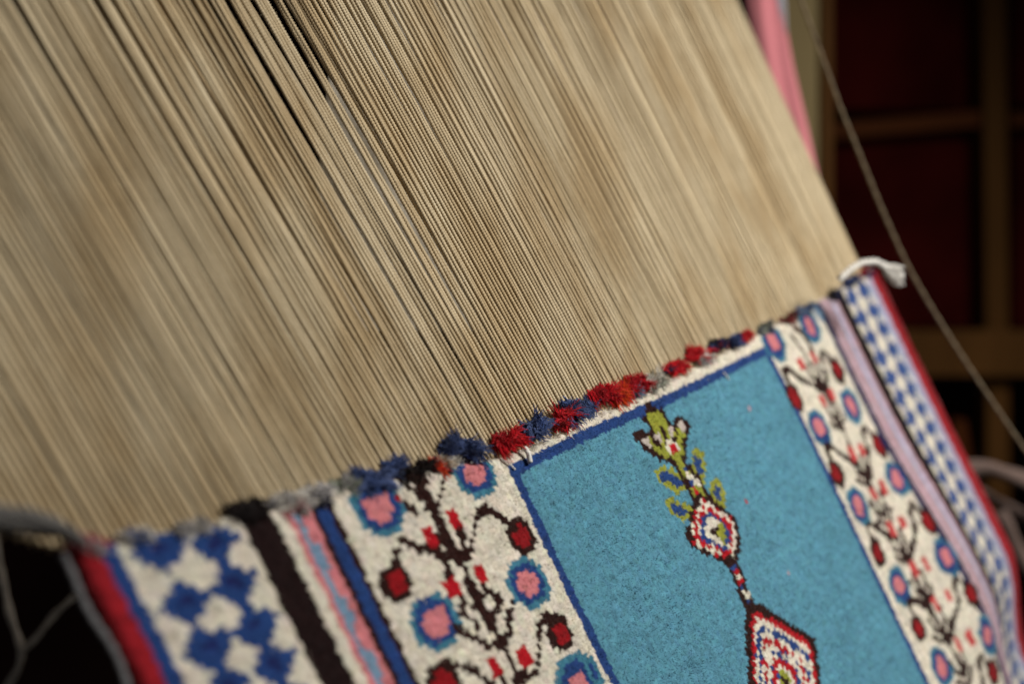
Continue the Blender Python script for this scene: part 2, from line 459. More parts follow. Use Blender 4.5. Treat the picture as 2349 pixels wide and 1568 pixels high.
o = obj('warp_threads_behind', mesh_np('warp_threads_behind', v, f), M_thread)
tagg(o, 'rear layer of cream cotton warp threads filling the gaps behind the front ones', 'threads', None, 'stuff')

# ------------------------------------------------------------------ the carpet's knots: which wool is tied where
C = dict(white=(.58, .53, .44), blue=(.014, .042, .155), turq=(.078, .225, .305), red=(.34, .004, .010), dark=(.020, .0045, .003),
         pink=(.50, .165, .18), teal=(.040, .15, .22), olive=(.23, .24, .03), black=(.010, .003, .003), lilac=(.34, .33, .44),
         mauve=(.36, .27, .31), lblue=(.15, .24, .34), redd=(.22, .004, .007), grey=(.42, .36, .32), brown=(.05, .022, .012),
         navy=(.010, .016, .085), orange=(.60, .07, .01), palered=(.42, .05, .05), mpink=(.44, .24, .26), dred=(.27, .010, .016), mblue=(.030, .065, .20))
NAMES = list(C); PAL = np.array([C[n] for n in NAMES]); ID = {n: i for i, n in enumerate(NAMES)}
J0, J1 = -18, 118
KK, JJ = np.meshgrid(np.arange(252) + .5, np.arange(J0, J1) + .5)       # rows x columns
G = np.full(KK.shape, ID['white'])
def band(a, b, name): G[(KK >= a) & (KK < b)] = ID[name]
nj = len(KK)
band(0, 2.6, 'dred'); band(2.6, 3.2, 'lilac'); band(3, 5.2, 'blue')
band(22.2, 27, 'black'); band(27, 28.9, 'white')
band(28.9, 32.8, 'pink'); band(32.8, 33.9, 'dark'); band(33.9, 35.6, 'blue'); band(35.6, 36.9, 'dark')
zig = 30.6 + .3 * np.sign(np.sin(JJ * .8))
G[(np.abs(KK - zig) < .75)] = ID['lblue']
band(73.2, 75.1, 'blue'); band(75.1, 170.4, 'turq'); band(170.4, 172, 'blue')
band(206.2, 207.6, 'navy'); band(207.6, 208.6, 'dark')
band(208.6, 219.4, 'mauve'); band(210.8, 212.2, 'mpink'); band(214.8, 216.8, 'lilac'); band(217.6, 218.6, 'mpink')
band(218.6, 224, 'black'); band(241, 245.4, 'lilac'); band(245.4, 252, 'redd'); band(246.4, 251, 'dred')
# top of the centre field
G[(KK > 73.2) & (KK < 172) & (JJ < 2)] = ID['blue']
G[(KK > 75.0) & (KK < 170.5) & (JJ < 0)] = ID['white']
G[(KK > 73) & (KK < 75.2) & (JJ < 0)] = ID['white']; G[(KK > 170) & (KK < 172.2) & (JJ < 0)] = ID['white']
def octo(k, j, a, b, sk=0):
    dk = np.abs(KK - k) / a; dj = np.abs(JJ - j) / b
    return np.maximum(np.maximum(dk, dj), (dk + dj) * .70)
def flower(k, j, a=4.6, b=4.25):
    rho = octo(k, j, a, b)
    G[rho < 1.0] = ID['teal']; G[rho < .80] = ID['blue']; G[octo(k, j, a * .50, b * .48) < 1.0] = ID['pink']
def carn(k, j, a=3.0, b=2.9, inner=.58, c2='redd'):
    rho = octo(k, j, a, b); G[rho < 1.0] = ID['dark']; G[octo(k, j, a * inner, b * inner) < 1] = ID[c2]
def square(k, j, a, b, name='red'):
    G[(np.abs(KK - k) < a) & (np.abs(JJ - j) < b)] = ID[name]
def stroke(pts, name, hw=.55):
    """pts in (k, j)"""
    for (k0, j0), (k1, j1) in zip(pts[:-1], pts[1:]):
        dx, dy = k1 - k0, j1 - j0; l2 = dx * dx + dy * dy + 1e-9
        t = np.clip(((KK - k0) * dx + (JJ - j0) * dy) / l2, 0, 1)
        d = np.hypot(KK - k0 - t * dx, JJ - j0 - t * dy)
        G[d < hw] = ID[name]
def poly(pts, name):
    pts = np.array(pts); inside = np.zeros(KK.shape, bool); n = len(pts)
    for a in range(n):
        x0, y0 = pts[a]; x1, y1 = pts[(a + 1) % n]
        c = ((y0 > JJ) != (y1 > JJ)) & (KK < (x1 - x0) * (JJ - y0) / ((y1 - y0) + 1e-12) + x0)
        inside ^= c
    G[inside] = ID[name]
def tr(pts, ox, oy, s):
    return [tuple(float(q) for q in kj(ox + x * s, oy + y * s)) for x, y in pts]
c1 = lambda pts: tr(pts, 0, 1055.2, .327)
c2 = lambda pts: tr(pts, 550.5, 963.5, .3857)
cA = lambda pts: tr(pts, 715.7, 991, .18727)
cC = lambda pts: tr(pts, 1422.2, 917.6, .17556)
c4 = lambda pts: tr(pts, 1376.4, 871.7, .444)
cD = lambda pts: tr(pts, 1633.3, 1266.3, .19249)
px = lambda pts: tr(pts, 0, 0, 1)

# left chequer
for (x, y) in ((351, 1264), (415, 1385), (455, 1490), (471, 1248), (526, 1340), (574, 1438), (611, 1525)):
    k, j = kj(x, y)
    k = 9.9 if k < 14 else 17.1
    d = np.abs(KK - k) / 4.0 + np.abs(JJ - j) / 3.25
    G[(d < 1) & (KK > 5)] = ID['blue']; G[np.hypot(KK - k, JJ - j) < .8] = ID['navy']
for col, y0 in ((9.9, (490, 1590)), (17.1, (650, 1612))):
    k, j = kj(*y0)
    for n in range(20):
        jj = j + n * 5.8
        d = np.abs(KK - col) / 4.0 + np.abs(JJ - jj) / 3.25
        G[(d < 1)] = ID['blue']; G[np.hypot(KK - col, JJ - jj) < .8] = ID['navy']
# right chequer
for col, p0, a in ((227.8, (1943, 687), 4.0), (236.8, (1997, 713), 4.3)):
    k, j = kj(*p0)
    for n in range(-1, 22):
        jj = j + n * 5.85
        d = np.abs(KK - col) / a + np.abs(JJ - jj) / 3.3
        G[(d < 1)] = ID['mblue']
G[(np.abs(KK - 240.6) < .9) & (np.sin(JJ * 1.07 + 1) > -.2)] = ID['lblue']

# left floral border
FL = px([(855, 1166), (1073, 1087), (1197, 1341), (986, 1428), (1322, 1560)])
for k, j in FL: flower(k, j)
CN = c2([(1635, 695), (895, 975), (1870, 1270), (1175, 1560)])
for k, j in CN: carn(k, j)
dk_ = 'dark'
stroke(cA([(905, 545), (1050, 660), (1200, 760), (1330, 880)]), dk_); stroke(cA([(1150, 560), (1250, 720)]), dk_, .7)
stroke(cA([(1320, 560), (1290, 740)]), dk_, .5)
stroke(cA([(1550, 520), (1500, 700), (1480, 880), (1420, 1000)]), dk_, .5)
stroke(cA([(960, 480), (1150, 540)]), 'brown', .9); stroke(cA([(1210, 430), (1330, 440)]), 'black', 1.0)
stroke(cA([(1430, 390), (1450, 470)]), 'red', .9); stroke(cA([(1540, 500), (1560, 530)]), 'black', .8)
for q, nm in (((985, 850), 'redd'), ((1090, 925), 'dark'), ((1195, 975), 'dark'), ((1290, 990), 'dark')):
    stroke(cA([q, (q[0] + 4, q[1] + 4)]), nm, .55)
stroke(c2([(1050, 420), (1110, 560), (1160, 640), (1180, 700), (1240, 790), (1290, 880), (1330, 980), (1370, 1060), (1420, 1170), (1480, 1270),
           (1530, 1370), (1580, 1470), (1610, 1568)]), dk_, .78)
stroke(c2([(1100, 540), (1125, 590)]), dk_, .8)
stroke(c2([(1240, 780), (1300, 900)]), dk_, .75); stroke(c2([(1430, 1190), (1450, 1230)]), dk_, .75); stroke(c2([(1490, 1320), (1530, 1380)]), dk_, .75)
S = [[(1290, 860), (1340, 760), (1350, 660), (1370, 570), (1430, 540), (1490, 575), (1540, 600), (1590, 640)],
     [(1290, 880), (1200, 810), (1100, 775), (1040, 785), (985, 745), (925, 740), (900, 800), (880, 880)],
     [(1290, 870), (1300, 780), (1290, 690), (1255, 650)], [(1200, 940), (1190, 860), (1130, 810)], [(1180, 720), (1130, 700)],
     [(1230, 1000), (1300, 1090), (1345, 1130)], [(1400, 960), (1420, 1050), (1385, 1080)],
     [(1430, 1180), (1480, 1170), (1500, 1090), (1490, 1040), (1450, 1035)], [(1290, 1110), (1285, 1165), (1340, 1200), (1380, 1225)],
     [(1250, 1240), (1330, 1290), (1430, 1340), (1460, 1350)], [(1585, 1100), (1550, 1160), (1570, 1260), (1520, 1340)],
     [(1620, 1560), (1720, 1500), (1740, 1340), (1750, 1230), (1775, 1160), (1800, 1180)], [(1180, 1430), (1250, 1460), (1340, 1500), (1460, 1568)],
     [(1175, 1430), (1185, 1500)], [(1635, 1420), (1650, 1500), (1610, 1550)], [(1490, 1500), (1520, 1560)]]
for i_, q in enumerate(S): stroke(c2(q), dk_, .56 if i_ < 2 else .64)
for q in ((1085, 690), (1240, 622), (1225, 1000), (1395, 940), (1465, 1460), (1635, 1400)):
    (k, j), = c2([q]); square(k, j, 1.25, 1.5)
(k, j), = c2([(1120, 715)]); square(k, j, .8, .8)
# further repeats of the border below the picture's edge
for n in range(1, 6):
    dj = 17.5 * n
    for k, j in FL[2:4]: flower(k, j + dj)
    for k, j in CN[2:4]:
        if j + dj < J1 - 4: carn(k, j + dj - 2)
    for q in S[:8]: stroke([(a, b + dj + 17) for a, b in c2(q)], dk_, .52)

# right floral border
FR = px([(1761, 788), (1845, 752), (1865, 985), (1942, 933), (1955, 1163), (2042, 1102), (2051, 1344), (2136, 1284), (2147, 1530), (2230, 1462)])
for i_, (k, j) in enumerate(FR): flower(k, j, 4.7, 4.6)
CRl = px([(1809, 916), (1905, 1091), (2001, 1268), (2095, 1442)])
CRr = px([(1910, 852), (2006, 1024), (2102, 1202), (2188, 1369), (2252, 1545)])
for k, j in CRl + CRr: carn(k, j, 3.2, 3.4, .62)
PR = [((1824, 838), (1855, 824)), ((1873, 923), (1896, 908)), ((1943, 1044), (1967, 1032)), ((1990, 1134), (2012, 1120)), ((2033, 1216), (2053, 1203)),
      ((2081, 1309), (2101, 1296)), ((2127, 1387), (2148, 1372)), ((2177, 1480), (2197, 1467))]
mid = []
for a, b in PR:
    ka, ja = kj(*a); kb, jb = kj(*b); mid.append(((ka + kb) / 2, (ja + jb) / 2))
mid = np.array(mid)
stem = [(mid[0, 0] - 2, mid[0, 1] - 7)] + [(188.3 + .7 * math.sin(i_ * 2), m_[1] + 1.5) for i_, m_ in enumerate(mid)] + [(188.5, mid[-1, 1] + 12)]
stroke(stem, dk_, .62)
for i_, (x, y) in enumerate(zip(mid[:, 0], mid[:, 1])):
    for sgn in (-1, 1):
        stroke([(188.5, y + 6.5), (188.5 + sgn * 2.6, y + 4.2), (188.5 + sgn * 3.4, y + 1.2)], dk_, .75)
        stroke([(188.5, y + 8.5), (188.5 + sgn * 4.4, y + 5.6)], dk_, .7)
    stroke([(188.5, y + 4), (188.5, y + 9)], dk_, .95)
for (k, j) in CRl: stroke([(k + .5, j - 3), (k + .5, j - 6.2), (k + 3.2, j - 6.2), (k + 7, j - 2.5), (188.5, j + 1.5)], dk_, .8)
for (k, j) in CRr: stroke([(k - 1, j - 3), (k - 2.5, j - 5.6), (k - 5, j - 5.2), (k - 6.5, j - 1), (189, j + 5)], dk_, .8)
for a, b in PR:
    for q in (a, b):
        k, j = kj(*q); square(k, j, 1.35, 1.7, 'palered')
k, j = kj(1800, 722); stroke([(k - 3, j), (k - 1.5, j + 3), (k + 1, j + 6), (k + 2, j + 10)], 'brown', 1.0)
k, j = kj(1855, 705); stroke([(k, j), (k + 1, j + 3)], 'lblue', 1.5)

# centre motif
olv = [(300, 100), (400, 150), (490, 190), (540, 300), (600, 400), (650, 290), (730, 260), (800, 350), (780, 450), (770, 560), (760, 650), (770, 740),
       (740, 780), (780, 870), (850, 950), (940, 1040), (1000, 1180), (1040, 1270), (900, 1350), (850, 1250), (790, 1120), (720, 990), (640, 880),
       (570, 820), (470, 780), (390, 740), (310, 670), (210, 610), (130, 480), (280, 450), (360, 440), (320, 380), (250, 270)]
for q in ([(840, 660), (990, 670), (1020, 850), (1010, 1100), (950, 1080), (850, 930)], [(370, 960), (470, 870), (590, 930), (700, 1000), (800, 1210), (690, 1250), (510, 1150), (400, 1090)],
          [(500, 1310), (620, 1320), (850, 1410), (870, 1560), (750, 1620), (560, 1500)], [(1100, 1070), (1170, 1020), (1300, 1210), (1290, 1410), (1210, 1450), (1150, 1320), (1090, 1240)]):
    poly(cC(q), 'olive')
for q in ([(880, 760), (975, 760), (985, 990), (930, 1010), (890, 880)], [(440, 1000), (520, 930), (650, 1020), (750, 1100), (650, 1170), (540, 1090), (440, 1080)],
          [(590, 1380), (700, 1380), (800, 1460), (740, 1560), (640, 1510)], [(1140, 1110), (1200, 1150), (1250, 1250), (1215, 1350), (1160, 1300)]):
    poly(cC(q), 'blue')
poly(cC(olv), 'olive')
stroke(cC(olv[:18]), dk_, .60); stroke(cC(olv[18:] + [olv[0]]), dk_, .60)
stroke(cC([(1040, 1270), (1100, 1310), (1170, 1390), (1300, 1500)]), dk_, .7); stroke(cC([(900, 1350), (880, 1430), (880, 1530)]), dk_, .6)
for q in ([(470, 420), (520, 520), (530, 600)], [(650, 390), (640, 560)], [(340, 440), (345, 520), (430, 600)]): stroke(cC(q), dk_, .55)
for q in ((570, 420), (420, 500), (280, 560), (715, 370)):
    (k, j), = cC([q]); G[np.hypot(KK - k, JJ - j) < 1.0] = ID['grey']
for q in ((580, 570), (650, 640), (550, 690)):
    (k, j), = cC([q]); G[np.hypot(KK - k, JJ - j) < .85] = ID['white']
(k, j), = cC([(610, 660)]); G[np.hypot(KK - k, JJ - j) < .75] = ID['red']
stroke(cC([(770, 940), (780, 960)]), 'blue', .8); stroke(cC([(810, 1020), (950, 1140)]), 'white', .65)
stroke(cC([(840, 1090), (860, 1110)]), 'blue', .55); stroke(cC([(880, 1170), (930, 1270)]), 'red', .7); stroke(cC([(950, 1290), (970, 1330)]), 'white', .8)
# first diamond
def polar(center, verts):
    kc, jc = center
    vs = np.array(verts) - np.array(center)
    rho = np.full(KK.shape, 9.0)
    X, Y = KK - kc, JJ - jc
    n = len(vs)
    for a in range(n):
        p, q = vs[a], vs[(a + 1) % n]
        det = p[0] * q[1] - q[0] * p[1]
        al = (X * q[1] - q[0] * Y) / det; be = (p[0] * Y - X * p[1]) / det
        m_ = (al >= -1e-6) & (be >= -1e-6)
        rho[m_] = (al + be)[m_]
    return rho
cen, = c4([(562, 790)])
dv = c4([(480, 605), (560, 650), (665, 720), (690, 870), (660, 975), (600, 940), (430, 860), (420, 780), (450, 660)])
rho = polar(cen, dv)
par = (np.floor(KK).astype(int) + np.floor(JJ).astype(int)) % 2
G[rho < 1.06] = ID['dark']; G[rho < .89] = ID['white']; G[(rho < .89) & (rho > .66) & ((np.floor(KK) + np.floor(JJ)) % 3 == 0)] = ID['red']; G[(rho < .70) & (rho >= .60)] = ID['red']
G[rho < .58] = ID['blue']; G[(rho < .42)] = ID['white']; G[(rho < .42) & (KK > cen[0]) & (JJ > cen[1] - .5)] = ID['olive']; G[rho < .15] = ID['dark']
# neck
stroke(c4([(650, 960), (700, 1080), (745, 1180), (760, 1210)]), dk_, 2.0)
for i_, (x, y) in enumerate([(655, 965), (668, 1000), (682, 1025), (692, 1050), (705, 1080), (722, 1110), (735, 1140), (748, 1170), (765, 1195)]):
    stroke(c4([(x, y), (x + 4, y + 8)]), ['blue', 'red', 'white', 'red', 'blue', 'white', 'blue', 'red', 'red'][i_], .75)
# large diamond
cen, = cD([(800, 1560)])
hv_ = [(400, 640), (640, 740), (1150, 1060), (1215, 1480), (1230, 1640), (1250, 2360), (1190, 2480), (960, 2380), (450, 2060), (385, 1640), (360, 1480), (345, 760)]
rho = polar(cen, cD(hv_))
ring = np.floor((1 - rho) * 12).astype(int)
seq = ['dark', 'red', 'white', 'blue', 'white', 'red', 'white', 'blue', 'red', 'white', 'olive', 'dark', 'dark']
for r_ in range(13):
    m_ = (ring == r_) & (rho < 1)
    G[m_] = ID[seq[r_]]
    if seq[r_] == 'white': G[m_ & (rng.random(KK.shape) < .10)] = ID['red']; G[m_ & (rng.random(KK.shape) < .08)] = ID['blue']
    if seq[r_] == 'blue': G[m_ & (rng.random(KK.shape) < .10)] = ID['white']
    if seq[r_] == 'red' and r_ > 1: G[m_ & (rng.random(KK.shape) < .12)] = ID['white']
G[(np.abs(rho - 1.02) < .045) & (rho < 1.06)] = ID['dark']
# stray red knots
for q in ((1697, 1152), (1708, 943), (1800, 1320)):
    k, j = kj(*q); d_ = np.hypot(KK - k, JJ - j); G[d_ == d_.min()] = ID['red' if q[0] == 1697 else 'mauve']

# ------------------------------------------------------------------ pile as relief
R = 4                                                     # relief points per knot
nk, njr = 252 * R, (J1 - J0) * R
kf = (np.arange(nk + 1)) / R; jf = J0 + np.arange(njr + 1) / R
Kf, Jf = np.meshgrid(kf, jf)
def lattice(shape, scale, seed):
    g = np.random.default_rng(seed); h, w_ = shape
    a = g.normal(0, 1, (int(h / scale) + 3, int(w_ / scale) + 3))
    y = np.arange(h) / scale; x = np.arange(w_) / scale; yi = y.astype(int); xi = x.astype(int)
    fy = (y - yi)[:, None]; fx = (x - xi)[None]; fy = fy * fy * (3 - 2 * fy); fx = fx * fx * (3 - 2 * fx)
    return (a[yi][:, xi] * (1 - fy) * (1 - fx) + a[yi + 1][:, xi] * fy * (1 - fx) + a[yi][:, xi + 1] * (1 - fy) * fx + a[yi + 1][:, xi + 1] * fy * fx)
wk = .16 * lattice(Kf.shape, 3, 11) + .10 * lattice(Kf.shape, 1.5, 12)
wj = .16 * lattice(Kf.shape, 3, 13) + .10 * lattice(Kf.shape, 1.5, 14)
kval = 1 +   .075 * rng.normal(0, 1, G.shape) + .03 * lattice(G.shape, 2, 15) + .022 * lattice(G.shape, 12, 16)
rowv = 1 + .025 * rng.normal(0, 1, (G.shape[0], 1))
kval = np.clip(kval * rowv, .72, 1.3)
hue = rng.normal(0, .02, G.shape + (3,))
kcol = np.clip(PAL[G] * kval[..., None] * (1 + hue), 0, .9)
def lookup(k, j):
    a = np.clip(np.floor(j - J0).astype(int), 0, G.shape[0] - 1); b = np.clip(np.floor(k).astype(int), 0, 251)
    return kcol[a, b], G[a, b]
colf, idf = lookup(Kf + wk, Jf + wj)
fr_k = (Kf + wk) % 1 - .5; fr_j = (Jf + wj) % 1 - .5
dome = .30 * (1 - 2.2 * (fr_k ** 2 + fr_j ** 2))
kh = .17 * rng.normal(0, 1, G.shape)
hk = kh[np.clip(np.floor(Jf - J0).astype(int), 0, G.shape[0] - 1), np.clip(np.floor(Kf).astype(int), 0, 251)]
H = 4.2 + dome + hk + .16 * lattice(Kf.shape, 1.2, 17) + .08 * lattice(Kf.shape, 14, 18)
dark_ids = [ID[n] for n in ('dark', 'black', 'navy')]
H -= .25 * np.isin(idf, dark_ids)
edge = np.minimum(Kf, 252 - Kf)
Vf = v_row(Kf) + 3 * Jf
over = Vf - (v_fell(Kf) + .9 * lattice(Kf.shape, 5, 20))
endd = (J1 - Jf) * 3
mn = np.minimum(np.minimum(edge * KN, over), endd)
H = np.where(mn < 4.5, H * np.sqrt(np.clip(1 - (1 - np.clip(mn, 0, 4.5) / 4.5) ** 2, 0, 1)) - 3.2 * (1 - np.clip(mn, 0, 4.5) / 4.5) ** 3, H)
Pw = place(Kf, Jf, H)
idx = np.arange((njr + 1) * (nk + 1)).reshape(njr + 1, nk + 1)
q = np.stack([idx[:-1, :-1], idx[1:, :-1], idx[1:, 1:], idx[:-1, 1:]], -1)
keep = (over[:-1, :-1] > 0) | (over[1:, 1:] > 0)
q = q[keep]
used, inv = np.unique(q, return_inverse=True)
carpet = empty('knotted_carpet', plane(np.float64(0), np.float64(200), np.float64(-6)))
tagg(carpet, 'half woven carpet with turquoise field, white floral borders and blue chequered edges on the loom', 'carpet')
me = mesh_np('pile', Pw.reshape(-1, 3)[used], inv.reshape(q.shape), colf.reshape(-1, 3)[used])
pile = obj('pile', me, M_wool, carpet)

# fuzz: short wool fibres over the knots
nfib = 560000
fk = rng.uniform(.2, 251.8, nfib); fj = rng.uniform(J0, J1 - .3, nfib)
# only rows that are woven, and more of them where the photo looks closest
ok = (v_row(fk) + 3 * fj - v_fell(fk) > .6)
fk, fj = fk[ok], fj[ok]; n = len(fk)
fc, fid = lookup(fk, fj)
fcol = np.clip(fc * rng.normal(1.04, .17, (n, 1)).clip(.5, 1.6), 0, .92)
base_n = 3.1 + kh[np.clip(np.floor(fj - J0).astype(int), 0, G.shape[0] - 1), np.floor(fk).astype(int)]
e2 = np.minimum(np.minimum(fk, 252 - fk) * KN, v_row(fk) + 3 * fj - v_fell(fk))
base_n = np.where(e2 < 4, base_n * np.sqrt(np.clip(e2, 0, 4) / 4), base_n)
b0 = place(fk, fj, base_n)
ln = rng.uniform(1.0, 2.2, n)
tk = rng.normal(0, .45, n); tj = rng.normal(.25, .45, n)
tip = b0 + (tk[:, None] * L + tj[:, None] * W + N) * (ln / 1000)[:, None]
ang = rng.uniform(0, 6.28, n)
side = (np.cos(ang)[:, None] * L + np.sin(ang)[:, None] * W) * .00016
v = np.stack([b0 - side, b0 + side, tip + side * .5, tip - side * .5], 1).reshape(-1, 3)
f = np.arange(n * 4).reshape(-1, 4)
fz = obj('pile_fuzz', mesh_np('pile_fuzz', v, f, np.repeat(fcol, 4, 0), smooth=False), M_wool, carpet)
fz['kind'] = 'stuff'

# backing sheet
kb = np.linspace(0.4, 251.6, 127); jb = np.linspace(0, 1, 60)
Kb, Tb = np.meshgrid(kb, jb)
Jb0 = (v_fell(Kb) - v_row(Kb)) / 3 + .4
Jb = Jb0 + (J1 - .4 - Jb0) * Tb
ft = place(Kb, Jb, np.full(Kb.shape, .3)).reshape(-1, 3); bk = place(Kb, Jb, np.full(Kb.shape, -2.6)).reshape(-1, 3)
idx = np.arange(Kb.size).reshape(Kb.shape)
q = np.stack([idx[:-1, :-1], idx[1:, :-1], idx[1:, 1:], idx[:-1, 1:]], -1).reshape(-1, 4)
rim = np.r_[idx[0, :], idx[1:, -1], idx[-1, -2::-1], idx[-2:0:-1, 0]]; r2 = np.roll(rim, -1)
obj('backing', mesh_np('backing', np.r_[ft, bk], np.r_[q, q[:, ::-1] + Kb.size, np.stack([rim, r2, r2 + Kb.size, rim + Kb.size], -1)]),
    mat_solid('carpet_backing', (.45, .38, .28), .95, .3, 600, .6), carpet)

# selvedge cords along both sides
def selvedge(k0, r, mat, wav, j_a):
    jj = np.linspace(j_a, J1 - 1, 400)
    kk = k0 + wav * np.sin(jj * .55) + wav * .7 * np.sin(jj * .21 + 1)
    p = place(kk, jj, np.full(400, .8))
    v, f = tubes(p[None], np.full((1, 400), r) * (1 + .12 * np.sin(jj * 3.3))[None], 10)
    return obj('selvedge_cord', mesh_np('selvedge_cord', v, f), mat, carpet)
o = selvedge(-.8, .0015, mat_solid('greyish_wool', (.15, .145, .15), .95, .3, 700, .6), .25, (float(v_fell(0)) - float(v_row(0))) / 3 + 1.5)
o['label'] = 'greyish white cord overcast along the left edge'
o = selvedge(252.6, .0017, mat_solid('dusty_wool', (.30, .11, .11), .95, .3, 700, .6), .15, (float(v_fell(252)) - float(v_row(252))) / 3 + 1)
o['label'] = 'dusty red cord along the right edge'

# weft packed just above the knots
for dv_, r_ in ((.8, .0006),):
    kk = np.linspace(.3, 251.7, 2000)
    u = U0 + KN * kk; vv = v_fell(kk) + dv_ + .3 * smooth_noise(2000, 20, 44)
    nn = .2 + 1.2 * np.sin(kk * math.pi * 2)
    p = plane(u, vv, nn)
    v, f = tubes(p[None], r_, 6)
    obj('weft', mesh_np('weft', v, f), M_cord, carpet)

# ------------------------------------------------------------------ loose yarn ends along the woven edge
def tuft(x, y, wpx, hpx, cols, nfib=220, lift=5.0, label=None, spiky=.5, thick=.00030, name='yarn_tuft'):
    """x, y centre on the loom plane; wpx/hpx extent along and across the edge in picture units"""
    g = np.random.default_rng(int(x * 7 + y))
    zc = 1399.0 / (D - s_of(x, y))
    mm = 1000 * zc / F
    uc, vc = UV(x, y)
    kc = float(knot(x, y))
    sl = float((v_fell(kc + 1) - v_fell(kc - 1)) / (2 * KN))
    # lateral millimetres per picture unit grow with foreshortening
    for_ = F / ((D - s_of(x, y)) * .9 * .775)
    wu = wpx * mm * for_ * .78; hv = hpx * mm
    nst = max(4, int(nfib / 26))                         # the yarn ends, each a bundle of fibres
    paths, cc = [], []
    m = 9
    t = np.linspace(0, 1, m)[:, None]
    for s_ in range(nst):
        a = g.uniform(-.5, .5); b = g.uniform(-.45, .35)
        c0 = np.array(cols[g.integers(0, len(cols))])
        base = np.array([a * wu, b * hv, g.uniform(.5, lift * .6)])
        dr = np.array([g.normal(.1, .8), g.normal(.35, .7), g.uniform(.1, .9)]); dr /= np.linalg.norm(dr)
        hv_s = hv * .95
        ln_ = g.uniform(.35, .75) * hv_s * (.75 + .5 * spiky) + 2.0
        bend = g.normal(0, .5, 3)
        cen_ = base + dr * ln_ * (t - .25) + bend * ln_ * .45 * (t - .3) ** 2
        wdt = ln_ * (.26 - .08 * spiky) + .8
        for q_ in range(26):
            off = g.normal(0, 1, 3) * wdt * .5
            cur = np.cumsum(g.normal(0, 1, (m, 3)), 0) * (.10 + .16 * (1 - spiky))
            fl = off[None] * (.75 + .7 * (t - .3) ** 2 * 2)
            pth = cen_ + fl + cur
            paths.append(pth); cc.append(np.clip(c0 * g.uniform(.65, 1.3), 0, .9))
    paths = np.array(paths)
    paths[..., 1] += paths[..., 0] * sl
    paths[..., 2] = np.abs(paths[..., 2]) + .2
    wp = plane(uc + paths[..., 0], vc + paths[..., 1], paths[..., 2] + 1.5)
    rad = thick * (1 - .55 * np.linspace(0, 1, m) ** 3)[None] * np.ones((len(wp), 1))
    v, f = tubes(wp, rad, 5)
    col_ = np.repeat(np.array(cc), m * 5, 0)
    # woolly core so that the clump is not see-through
    import bmesh
    bm = bmesh.new(); bmesh.ops.create_icosphere(bm, subdivisions=4, radius=1)
    cv = np.array([w_.co[:] for w_ in bm.verts]); fc_ = np.array([[l.index for l in w_.verts] for w_ in bm.faces]); bm.free()
    ph = g.uniform(0, 6, 9)
    rr = 1 + .20 * np.sin(cv[:, 0] * 4 + ph[0]) * np.sin(cv[:, 1] * 4 + ph[1]) + .16 * np.sin(cv[:, 0] * 9 + ph[2]) * np.cos(cv[:, 2] * 7 + ph[3]) + .07 * np.sin(cv[:, 1] * 21 + cv[:, 0] * 17 + ph[4]) + .05 * g.normal(0, 1, len(cv))
    pc = cv * rr[:, None] * np.array([wu * .46, hv * .38, lift * .5]); pc[:, 2] += lift * .45; pc[:, 1] += pc[:, 0] * sl
    pc = plane(uc + pc[:, 0], vc + pc[:, 1], pc[:, 2] + .8)
    ci = (np.floor((cv[:, 0] + 1) * .5 * len(cols) + .35 * np.sin(cv[:, 1] * 6 + ph[5]))).astype(int).clip(0, len(cols) - 1)
    ccore = np.array(cols)[ci] * g.uniform(.75, 1.1, (len(cv), 1))
    fq = np.c_[fc_, fc_[:, 2]]
    me = mesh_np(name, np.r_[v, pc], np.r_[f, fq + len(v)], np.r_[col_, ccore])
    o = obj(name, me, M_wool, carpet)
    if label: o['label'] = label
    return o
bl = (.045, .078, .215); bl2 = (.075, .11, .25); rd = (.52, .006, .014); rd2 = (.36, .005, .012); nv = (.012, .02, .075); bk = (.009, .004, .004)
org = (.62, .06, .01); wh = (.62, .58, .52); gg = (.28, .30, .24); gb = (.16, .22, .32); dbr = (.03, .010, .006); lw = (.40, .38, .38)
